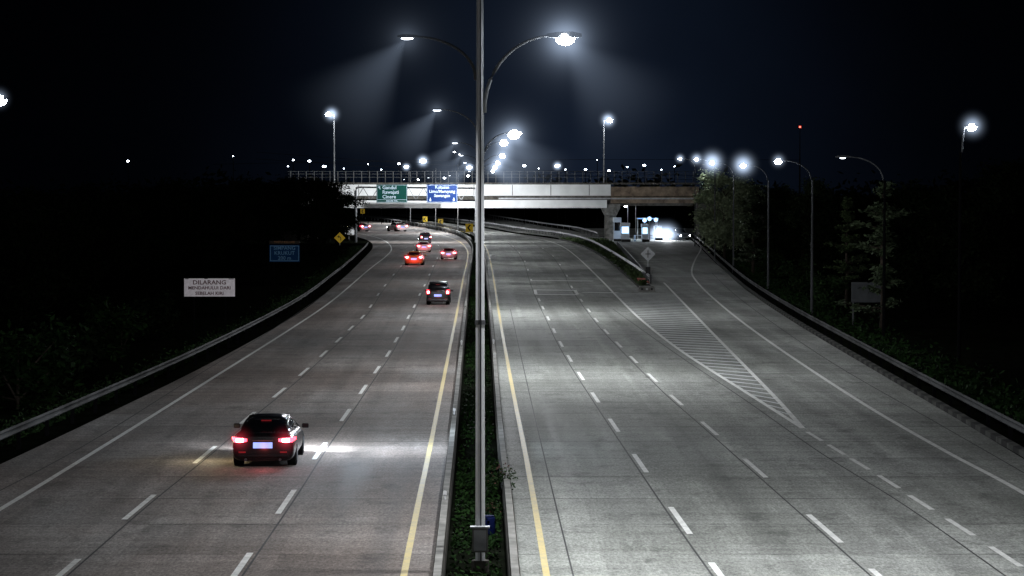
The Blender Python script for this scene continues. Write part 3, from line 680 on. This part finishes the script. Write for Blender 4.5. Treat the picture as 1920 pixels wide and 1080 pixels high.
def make_car(kind,pm,tailm,core=True):
    k=K[kind]; r=empty('passenger_car')
    v,f=loft([bodyring(*s) for s in k['body']]); o=mk('body',v,f,pm,r,True); o.modifiers.new('s','SUBSURF').levels=1; o.modifiers['s'].render_levels=2
    v,f=loft([glassring(*s) for s in k['gl']]); o=mk('cabin_window',v,f,M['glass'],r,True); s=o.modifiers.new('s','SUBSURF'); s.levels=1; s.render_levels=2
    rv=[];rf=[]
    for y,w,z in k['roof']: rv+=[(-w,y,z-.04),(-w*.6,y,z),(0,y,z+.012),(w*.6,y,z),(w,y,z-.04)]
    for i in range(len(k['roof'])-1):
        for j in range(4): a=i*5+j; rf.append((a,a+1,a+6,a+5))
    o=mk('roof',rv,rf,pm,r,True); so=o.modifiers.new('t','SOLIDIFY'); so.thickness=.03
    (y0,z0),(y1,z1)=k['rw']; pa,pb=k['pw']
    for s in(-1,1):
        pil=MB()
        pil.tube([(s*pa,y0+.02,z0-.04),(s*pb,y1+.05,z1)],.035,6)
        pil.tube([(s*.8,k['wh'][1]-.4,.92),(s*(pb-.04),2.8,k['H']-.07)],.03,6)
        pil.build('pillar',pm,r)
    W=k['body'][3][1]
    for y in k['wh']:
        for s in(-1,1):
            wl=MB().tube([(s*(W-.22),y,.33),(s*(W-.2),y,.33),(s*(W-.03),y,.33),(s*(W-.01),y,.33)],[.28,.33,.33,.29],20).build('wheel',M['tyre'],r)
            MB().tube([(s*(W-.008),y,.33),(s*(W+.0),y,.33)],[.22,.2],14).build('rim',M['rim'],wl)
            MB().tube([(s*(W-.28),y,.35),(s*(W-.03),y,.35)],.375,20).build('wheel_arch',M['tyre'],r)
    lz=k['lz']
    for s in(-1,1):
        if kind=='sedan':
            tl=mk('taillight',[(s*.46,-.025,lz-.05),(s*.46,-.02,lz+.03),(s*.66,-.02,lz+.06),(s*.66,-.025,lz-.09),(s*.82,.05,lz+.07),(s*.83,.04,lz-.08),(s*.925,.3,lz+.06),(s*.925,.3,lz-.01)],[(0,1,2,3),(3,2,4,5),(5,4,6,7)],tailm,r)
            tl.modifiers.new('t','SOLIDIFY').thickness=.03
            if core: MB().box((s*.67,-.05,lz-.015),(.22,.02,.09)).build('brake_bulb',M['tailcore'],tl,bevel=.01)
        else:
            tl=mk('taillight',[(s*.60,-.03,lz-.16),(s*.62,-.0,lz+.14),(s*.8,-.0,lz+.16),(s*.82,-.02,lz-.2),(s*.87,.16,lz+.14),(s*.885,.16,lz-.12)],[(0,1,2,3),(3,2,4,5)],tailm,r)
            tl.modifiers.new('t','SOLIDIFY').thickness=.02
            if core: MB().box((s*.72,-.045,lz-.04),(.13,.02,.14)).build('brake_bulb',M['tailcore'],tl,bevel=.01)
        mr=MB(); mr.box((s*(W+.1),2.95,.96),(.2,.1,.14)).build('side_mirror',pm,r,bevel=.03)
        MB().box((s*.66,k['body'][-1][0]-.12,.62),(.3,.12,.12)).build('headlight',M['headl'],r,bevel=.02)
    MB().box((0,-.035,k['pz']),(.56,.02,.17)).build('number_plate',M['plate'],r)
    MB().box((0,-.045,k['pz']+.14),(.6,.05,.03)).build('plate_garnish',M['rim'],r)
    MB().box((0,.03,.36),(1.5,.12,.1)).build('rear_bumper',pm,r,bevel=.03)
    for s in(-1,1): MB().box((s*.6,-.04,.47),(.2,.02,.04)).build('reflector',M['hbl'],r)
    if kind=='sedan':
        for s in(-1,1): MB().tube([(s*.5,-.04,.25),(s*.5,.2,.25)],.04,8).build('exhaust_pipe',M['rim'],r)
    MB().box((0,y1+.0,z1+.01),(.3,.03,.02)).build('high_brake_light',M['hbl'],r)
    return r
def place(car,px,py,s,rz,label,group=None):
    p=G(px,py); car.location=(p.x,p.y,.004); car.scale=(s,s,s); car.rotation_euler=(0,0,rz); tag(car,label,'car',group); return p
main=make_car('sedan',M['carblack'],M['tail'])
p=place(main,493,878,1.02,math.radians(.9),'black sedan with glowing brake lights nearest the camera in the left carriageway'); mp=p
spot((p.x+.66,p.y+4.9,.68),(.55,.75,-.12),1700,165,1,(.8,.9,1),.05)
spot((p.x-.66,p.y+4.9,.68),(-.2,.9,-.12),700,140,1,(.9,.93,1),.05)
def plight(loc,e,c,r=.1,n='tail_glow'):
    l=bpy.data.lights.new('glow','POINT'); l.energy=e; l.color=c; l.shadow_soft_size=r
    o=bpy.data.objects.new(n,l); COL.objects.link(o); o.location=loc
def redglow(p,e): plight((p.x,p.y-.7,.6),e,(1,.12,.12))
redglow(p,10)
plight((p.x+2.2,p.y+4.0,1.9),420,(.72,.85,1),.3,'added_road_glow')  # added point lights beside the sedan, spilling light onto the road
plight((p.x+4.4,p.y+5.2,2.2),360,(.72,.85,1),.3,'added_road_glow')
plight((p.x-1.7,p.y+1.8,.9),42,(1,.84,.5),.2,'added_road_glow')
cars=[('mpv','cargrey','taildim',821,572,.97,0,'dark minivan alone in the right lane of the left carriageway',6),
 ('sedan','carred','tail',776,498,1.12,0,'orange lit car with bright red tail lights braking in the middle lane',40),
 ('sedan','carsilver','tail',841,487,1.02,0,'silver car with red tail lights close to the median bend',25),
 ('sedan','carwhite','tail',795,473,1.05,4,'pale car with red tail lights just ahead of the orange lit car',30),
 ('mpv','cargrey','taildim',799,456,1.0,8,'tall dark van leading the group of cars before the bend',8),
 ('sedan','carsilver','tail',686,434,1.3,35,'leftmost distant car with red lights rounding the far curve',14),
 ('sedan','carwhite','tail',755,434,1.35,25,'distant car with red lights in the middle of the far curve',14)]
CP=[]
for kd,pm,tm,x,y,s,rz,lab,e in cars:
    c=make_car(kd,M[pm],M[tm]); p=place(c,x,y,s,math.radians(rz),lab); redglow(p,e*1.0); CP.append((p,s,tm,rz))
    if y<560: spot((p.x,p.y+5.2,.7),(0,1,-.1),1200,110,1,(.9,.95,1),.1)
c=make_car('mpv',M['carsilver'],M['tail']); tv=place(c,1258,449,1.2,math.radians(180+25),'vehicle with glaring headlights leaving the toll booths')
spot((tv.x-1,tv.y-6.5,1.0),(-.25,-1,-.1),6000,120,1)
# ---------------------------------------------------------------- toll booths
def booth(px0,px1,pyt,pyb,label,lit=True):
    b=G((px0+px1)/2,pyb); sc=b.y/F; w=(px1-px0)*sc; h=(pyb-pyt)*sc
    t=empty('toll_booth',(b.x,b.y,0),0,label,'toll booth')
    MB().box((0,1.2,h*.22),(w,2.4,h*.44)).build('lower_wall',M['booth'],t,bevel=.03)
    MB().box((0,1.2,h*.62),(w*.9,2.2,h*.36)).build('window_band',M['boothlit'] if lit else M['glass'],t)
    MB().box((0,1.2,h*.9),(w*1.15,2.8,h*.2)).build('roof',M['booth'],t,bevel=.03)
    for s in(-1,1): MB().box((s*w*.47,.06,h*.62),(.1,.1,h*.36)).build('corner_post',M['booth'],t)
    MB().box((0,-1.5,.2),(w*1.1,3,.4)).build('island_kerb',M['kerbstripe'],t)
    return t
booth(1151,1164,408,452,'narrow white toll booth directly right of the overpass pier',False)
booth(1165,1180,418,453,'lit white toll booth, second from the overpass pier')
booth(1204,1215,420,453,'small lit toll booth beside the round lane signals')
booth(1228,1240,424,450,'rightmost small lit toll booth of the plaza')
for i,(px,py,pb) in enumerate([(1208,413,452),(1217,410,453),(1229,412,450)]):
    b=G(px,pb); z=H+(360-py)/F*b.y
    t=empty('lane_signal',(b.x,b.y-1,0),0,['left of three round lit lane signals at the toll plaza','middle of three round lit lane signals at the toll plaza','right of three round lit lane signals at the toll plaza'][i],'signal')
    MB().tube([(0,0,0),(0,0,z)],.07,6).build('post',M['galv'],t); MB().tube([(0,-.1,z),(0,.06,z)],.34,16).build('signal_disc',M['boothlit'],t)
b=G(1215,449)
cn=empty('toll_canopy',(b.x,b.y+2,0),0,'thin flat toll canopy with blue lit band over the booths','canopy')
MB().box((0,0,3.6),(3.6,3,.18)).build('canopy_roof',M['booth'],cn); MB().box((0,-1.52,3.6),(3.6,.04,.14)).build('light_band',M['boothblue'],cn)
for s in(-1,1): MB().tube([(s*1.7,0,0),(s*1.7,0,3.5)],.1,8).build('column',M['galv'],cn)
spot((b.x,b.y-1,5.5),(0,-.3,-1),2600,150,1,(.75,.87,1))
t=empty('lane_barrier',tuple(G(1190,452)),0,'white barrier arm beside the lit toll booths','barrier arm')
MB().box((0,0,.5),(.3,.3,1)).build('barrier_housing',M['booth'],t); MB().box((1.5,0,.95),(3,.06,.1)).build('barrier_arm',M['signpale'],t)
for i,(px,ly) in enumerate([(1192,381),(1177,386)]):
    b=G(px,448); z=H+(360-ly)/F*b.y
    t=empty('street_lamp',(b.x,b.y,0),0,['short bright floodlight pole above the toll booths','short dim floodlight pole near the pier'][i],'street lamp')
    MB().tube([(0,0,0),(0,0,z)],.07,6).build('pole',M['galv'],t); head(t,(0,0,z),(-1,0),M['lens'],1.2); 
# ---------------------------------------------------------------- distant lamps
FL=[(550,300,.5),(580,302,.7),(608,312,.9),(748,307,.6),(793,302,1.6),(762,313,1.1),(880,314,1.3),(928,313,.8),(983,311,.8),(1045,311,1.2),(1098,318,.6),(1142,320,.6),(1208,310,.7),(240,302,.7),(690,308,.3),(852,285,.5),(1176,313,.4),(862,290,.4),(437,293,.3),(1060,318,.3),(540,312,.3),(645,316,.25),(715,318,.3),(905,320,.3),(1010,316,.25),(1120,300,.2),(1240,318,.3),(1265,312,.3)]
far0=None; FH=[]
for i,(x,y,s) in enumerate(FL):
    Y=620.0; p=P(x,y,Y)
    if far0 is None:
        far0=empty('distant_lamp',(0,0,0),0,None,'street lamp')
        MB().tube([(0,.3,-18),(0,.3,.2)],.09,6).build('pole',M['poleblack'],far0)
        bm=bmesh.new(); bmesh.ops.create_icosphere(bm,subdivisions=2,radius=.45); me=bpy.data.meshes.new('l'); bm.to_mesh(me); bm.free(); me.materials.append(M['lensfar'])
        o=bpy.data.objects.new('lamp_globe',me); COL.objects.link(o); o.parent=far0
        c=far0
    else: c=copy_tree(far0)
    c.location=p; 
    for ch in kids(c):
        if ch.name.startswith('lamp_globe'): ch.scale=(1.2*s,.6*s,.6*s)
    if s>=1.0: FH.append((p,s)); tag(c,'bright distant lamp above the overpass railing, %s'%{793:'just right of the green sign',762:'above the green sign',880:'next to the near lamp pole',1045:'right of the near lamp pole'}.get(x,'far'),'street lamp')
    else: tag(c,'tiny distant lamp glinting in the dark near the horizon','street lamp','distant lamps beyond the overpass')
p=P(1500,238,900); t=empty('beacon_mast',(p.x,p.y,0),0,'tall dark mast with a tiny red beacon at upper right','mast')
MB().tube([(0,0,0),(0,0,p.z)],[.4,.1],6).build('mast',M['black'],t); MB().box((0,0,p.z),(.55,.55,.55)).build('beacon',M['redlamp'],t)
for i,(a,b,sag) in enumerate([((480,285),(1330,330),-6),((480,298),(1330,338),-4),((400,308),(1500,300),4)]):
    pts=[]
    for k in range(25):
        u=k/24; x=a[0]+(b[0]-a[0])*u; y=a[1]+(b[1]-a[1])*u-sag*4*u*(1-u); pts.append(P(x,y,400))
    o=MB().tube(pts,.03,4).build('power_cable',M['poleblack']); tag(o,['uppermost thin power cable crossing in front of the night sky','middle thin power cable above the overpass railing','lowest thin power cable crossing above the overpass'][i],'cable')
# ---------------------------------------------------------------- trees
def tree_mesh(kind,seed,n):
    r=random.Random(seed); tk=MB()
    if kind=='shrub': tk.tube([(0,0,-.1),(.05,0,.8),(0,.05,1.6)],[.06,.04,.02],6)
    else: tk.tube([(0,0,-.1),(.05,0,2.5),(-.05,.05,5),(0,0,7.4)],[.2,.15,.1,.03],7)
    cl=[]
    if kind=='round':
        for k in range(42):
            a=r.uniform(0,6.28); z=r.uniform(2.0,9.2); rr=(1-((z-6)/4.2)**2); rr=max(rr,.1)**.5*3.4*r.uniform(.25,1)
            cl.append((Vector((math.cos(a)*rr,math.sin(a)*rr,z)),r.uniform(.6,1.15),r.uniform(.45,.8)))
    elif kind=='layer':
        for lv in range(8):
            z=1.9+lv*.98+r.gauss(0,.2); R=(1-lv/9.5)*2.5*r.uniform(.5,1.25)
            for k in range(4):
                a=r.uniform(0,6.28); zz=r.gauss(0,.24); R2=R*r.uniform(.35,1.25)
                for q in (.3,.65,1): cl.append((Vector((math.cos(a)*R2*q,math.sin(a)*R2*q,z+q*.35+zz+r.gauss(0,.06))),.34,.13))
    else:
        for k in range(12):
            a=r.uniform(0,6.28); rr=r.uniform(0,1.6); cl.append((Vector((math.cos(a)*rr,math.sin(a)*rr,r.uniform(.4,2.6))),.6,.5))
    lim=cl if kind!='round' else cl[::2]
    for c,_,_ in lim:
        z0=max(c.z-(.3 if kind=='layer' else 1.6),.3); tk.tube([(0,0,z0),((c.x)*.5,c.y*.5,(z0+c.z)/2),(c.x,c.y,c.z)],[.05,.035,.012],4,False)
    v=[];f=[]
    for i in range(n):
        c,sx,sz=r.choice(cl); p=c+Vector((r.gauss(0,sx*.6),r.gauss(0,sx*.6),r.gauss(0,sz*.6))); s=r.uniform(.1,.22)
        a=Vector((r.gauss(0,1),r.gauss(0,1),r.gauss(0,.5 if kind!='layer' else .3))).normalized(); b=a.cross(Vector((r.gauss(0,.6),r.gauss(0,.6),1))).normalized()
        k=len(v); v+=[p-a*s,p+b*s*.5,p+a*s,p-b*s*.5]; f.append((k,k+1,k+2,k+3))
    return tk,v,f
TM={}
def tree(kind,var,loc,s,label,lm='leaf',group=None,rz=0,sw=1):
    key=(kind,var,lm)
    if key not in TM:
        tk,v,f=tree_mesh(kind,var*7+len(kind),18000 if kind=='round' else 3600 if kind=='layer' else 2500)
        t=empty('leafy_tree' if kind!='shrub' else 'roadside_shrub'); tk.build('trunk' if kind!='shrub' else 'stem',M['barkdark' if lm=='leaf_dark' else 'bark'],t,True); mk('crown',v,f,M[lm],t); TM[key]=t
    else: t=copy_tree(TM[key])
    t.location=loc; t.rotation_euler=(0,0,rz); t.scale=(s*sw,s*sw,s); tag(t,label,'shrub' if kind=='shrub' else 'tree',group); return t
def at(px,Y): return ((px-960)/F*Y,Y,0)
tree('round',1,at(1358,290),1.1,'pale lit broadleaf tree behind the ramp guardrail near the toll plaza','leaf_lit')
tree('layer',1,at(1655,142),.92,'slender tree with flat layered branches beside the blank sign','leaf_soft')
tree('layer',2,at(1412,240),.95,'layered tree just right of the pale lit tree','leaf_soft')
tree('round',2,at(1470,240),.9,'dark dense tree between the two slim lamp poles','leaf_dark')
tree('round',3,at(1545,205),.82,'dark dense tree right of the tallest slim lamp pole','leaf_dark')
tree('layer',3,at(1588,180),.8,'dark layered tree left of the blank sign','leaf')
tree('round',1,at(1400,300),.95,'dark tree behind the layered tree at right','leaf',rz=2)
tree('round',2,at(1505,290),1.0,'dark tree farther back behind the slim lamp poles','leaf',rz=1)
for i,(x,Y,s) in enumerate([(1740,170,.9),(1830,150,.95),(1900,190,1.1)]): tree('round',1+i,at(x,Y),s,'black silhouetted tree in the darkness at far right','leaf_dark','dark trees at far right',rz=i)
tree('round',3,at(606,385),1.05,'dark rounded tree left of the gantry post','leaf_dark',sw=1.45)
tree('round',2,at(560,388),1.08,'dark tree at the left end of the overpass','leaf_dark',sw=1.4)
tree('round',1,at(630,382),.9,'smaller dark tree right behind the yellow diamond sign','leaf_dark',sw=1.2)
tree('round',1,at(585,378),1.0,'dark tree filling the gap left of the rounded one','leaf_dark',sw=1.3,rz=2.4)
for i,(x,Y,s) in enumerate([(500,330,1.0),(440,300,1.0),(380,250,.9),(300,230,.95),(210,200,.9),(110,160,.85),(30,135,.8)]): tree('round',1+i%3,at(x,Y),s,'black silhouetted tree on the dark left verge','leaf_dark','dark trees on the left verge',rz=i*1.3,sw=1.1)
for i,(x,Y,s,l) in enumerate([(30,92,1.1,'leafy shrub at the left frame edge behind the guardrail'),(110,100,.9,'leafy shrub just right of the one at the left frame edge'),(225,120,.95,'faint green shrub left of the white warning board'),(290,135,.8,'faint green shrub beside the white warning board'),(590,330,1.2,'low shrub below the blue distance sign')]): tree('shrub',1+i%2,at(x,Y),s,l,'leaf_dark' if i in (1,3,4) else 'leaf_low',rz=i)
for i,(x,Y,s,l) in enumerate([(1560,175,.8,'low shrub behind the right guardrail left of the blank sign'),(1500,200,.9,'low shrub under the slim lamp pole at right'),(1440,235,.9,'low shrub at the foot of the brightest ramp lamp')]): tree('shrub',1+i%2,at(x,Y),s,l,'leaf_mid',rz=i+2)
def farbox(r):
    X=r.uniform(-420,420); return Vector((X,1300+r.uniform(-20,20),abs(r.gauss(0,1))*5+2+3*math.sin(X*.03)+2*math.sin(X*.11)))
v,f=leaves(9000,farbox,2.2,44); tag(mk('distant_woodland',v,f,M['leaf']),'black band of distant woodland beyond the overpass','woodland',kind='stuff')
# ---------------------------------------------------------------- glowing volumes painted as haze and glare round lamps
def glow_volume_mat(name,k,cone,R,halo,minc=.55,col=(.6,.75,1,1),eps=.01,step=.35,pw=3.0):  # beam and halo are emission put into the volume, not scattered lamplight
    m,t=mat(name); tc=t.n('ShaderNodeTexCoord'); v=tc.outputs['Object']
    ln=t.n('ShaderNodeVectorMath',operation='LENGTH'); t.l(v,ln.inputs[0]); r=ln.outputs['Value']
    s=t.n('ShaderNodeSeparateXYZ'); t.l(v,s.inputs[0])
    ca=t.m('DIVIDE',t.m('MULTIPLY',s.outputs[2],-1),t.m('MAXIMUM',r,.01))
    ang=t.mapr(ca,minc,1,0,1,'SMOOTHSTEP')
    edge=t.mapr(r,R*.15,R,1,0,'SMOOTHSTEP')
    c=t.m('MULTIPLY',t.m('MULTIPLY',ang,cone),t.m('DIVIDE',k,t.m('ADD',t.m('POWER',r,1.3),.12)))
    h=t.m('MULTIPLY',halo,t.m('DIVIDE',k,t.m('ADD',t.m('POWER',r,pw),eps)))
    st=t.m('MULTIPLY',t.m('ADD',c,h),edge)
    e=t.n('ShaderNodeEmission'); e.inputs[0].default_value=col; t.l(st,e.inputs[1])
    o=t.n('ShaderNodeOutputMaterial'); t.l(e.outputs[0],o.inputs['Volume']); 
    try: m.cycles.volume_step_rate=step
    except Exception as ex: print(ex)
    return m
HMESH={}
def haze(loc,aim,R,m,S=1.0,label='painted glow',group='lamp painted glow'):
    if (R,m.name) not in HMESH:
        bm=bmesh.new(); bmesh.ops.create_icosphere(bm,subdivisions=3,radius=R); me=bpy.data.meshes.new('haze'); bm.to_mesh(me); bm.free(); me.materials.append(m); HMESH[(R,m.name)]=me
    o=bpy.data.objects.new('painted_glow',HMESH[(R,m.name)]); COL.objects.link(o); o.location=loc; o.rotation_euler=Vector(aim).to_track_quat('-Z','Y').to_euler(); o.scale=(S,S,S)
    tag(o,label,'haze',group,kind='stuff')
hmR=glow_volume_mat('bright painted beam',.1,.8,3.2,.13,.78,eps=.02,pw=3.8); hmL=glow_volume_mat('soft painted beam',.1,.9,3.2,.02,.83)
hm2=glow_volume_mat('painted halo',.02,.4,1.0,.7,.5,eps=.015,pw=4.3)  # halos stand in for glare round the lamps
hmr=glow_volume_mat('red painted halo',.02,0,.5,.2,.5,(1,.06,.1,1),.004)
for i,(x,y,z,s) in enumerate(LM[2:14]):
    haze((x,y,z),(s*.62,-.1,-.75),3.2,hmR if s>0 else hmL,1.0+.12*(i//2),'painted bluish beam of light under a median lamp')
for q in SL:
    if q[4]: haze((q[0],q[1]-.2,q[2]),(q[3]*.5,-.3,-.7),1.0,hm2,q[5],'small painted glow around a roadside lamp')
for p,s in FH: haze((p.x,p.y-.3,p.z),(0,0,-1),1.0,hm2,s*1.7,'small painted glow around a roadside lamp')
haze((tv.x-1.0,tv.y-5.8,1.0),(0,0,-1),1.0,hm2,3.2,'small painted glow around headlights at the toll plaza','painted headlight glow')
haze((tv.x-2.6,tv.y-5.4,1.0),(0,0,-1),1.0,hm2,3.2,'small painted glow around headlights at the toll plaza','painted headlight glow')
for s in(-1,1): haze((mp.x+s*.68,mp.y-.12,.84),(0,0,-1),.5,hmr,1.15,'red painted glow around a tail light of the black sedan','painted tail light glow')
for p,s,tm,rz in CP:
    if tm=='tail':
        for k in(-1,1): haze((p.x+k*.66*s,p.y-.15+k*.66*s*math.sin(math.radians(rz)),.84*s),(0,0,-1),.5,hmr,1.6,'red painted glow around a tail light of a distant car','painted distant tail light glow')
# ---------------------------------------------------------------- world
w=bpy.data.worlds.new('World'); SC.world=w; w.use_nodes=True; t=NT(w.node_tree)
tc=t.n('ShaderNodeTexCoord'); s=t.n('ShaderNodeSeparateXYZ'); t.l(tc.outputs['Generated'],s.inputs[0])
az=t.m('ARCTAN2',s.outputs[0],s.outputs[1])
gz_=t.m('POWER',2.718,t.m('MULTIPLY',t.m('POWER',t.m('DIVIDE',t.m('SUBTRACT',az,.02),.09),2),-1))
el=t.mapr(s.outputs[2],-.02,.12,1,.45)
nz=t.mapr(t.noise(tc.outputs['Generated'],14,3),.3,.7,.85,1.15)
st=t.m('MULTIPLY',t.m('MULTIPLY',t.m('ADD',t.m('MULTIPLY',gz_,1.0),.04),el),nz)
bg=t.n('ShaderNodeBackground'); bg.inputs[0].default_value=(.0062,.0105,.0215,1); t.l(st,bg.inputs[1])
o=t.n('ShaderNodeOutputWorld'); t.l(bg.outputs[0],o.inputs[0])
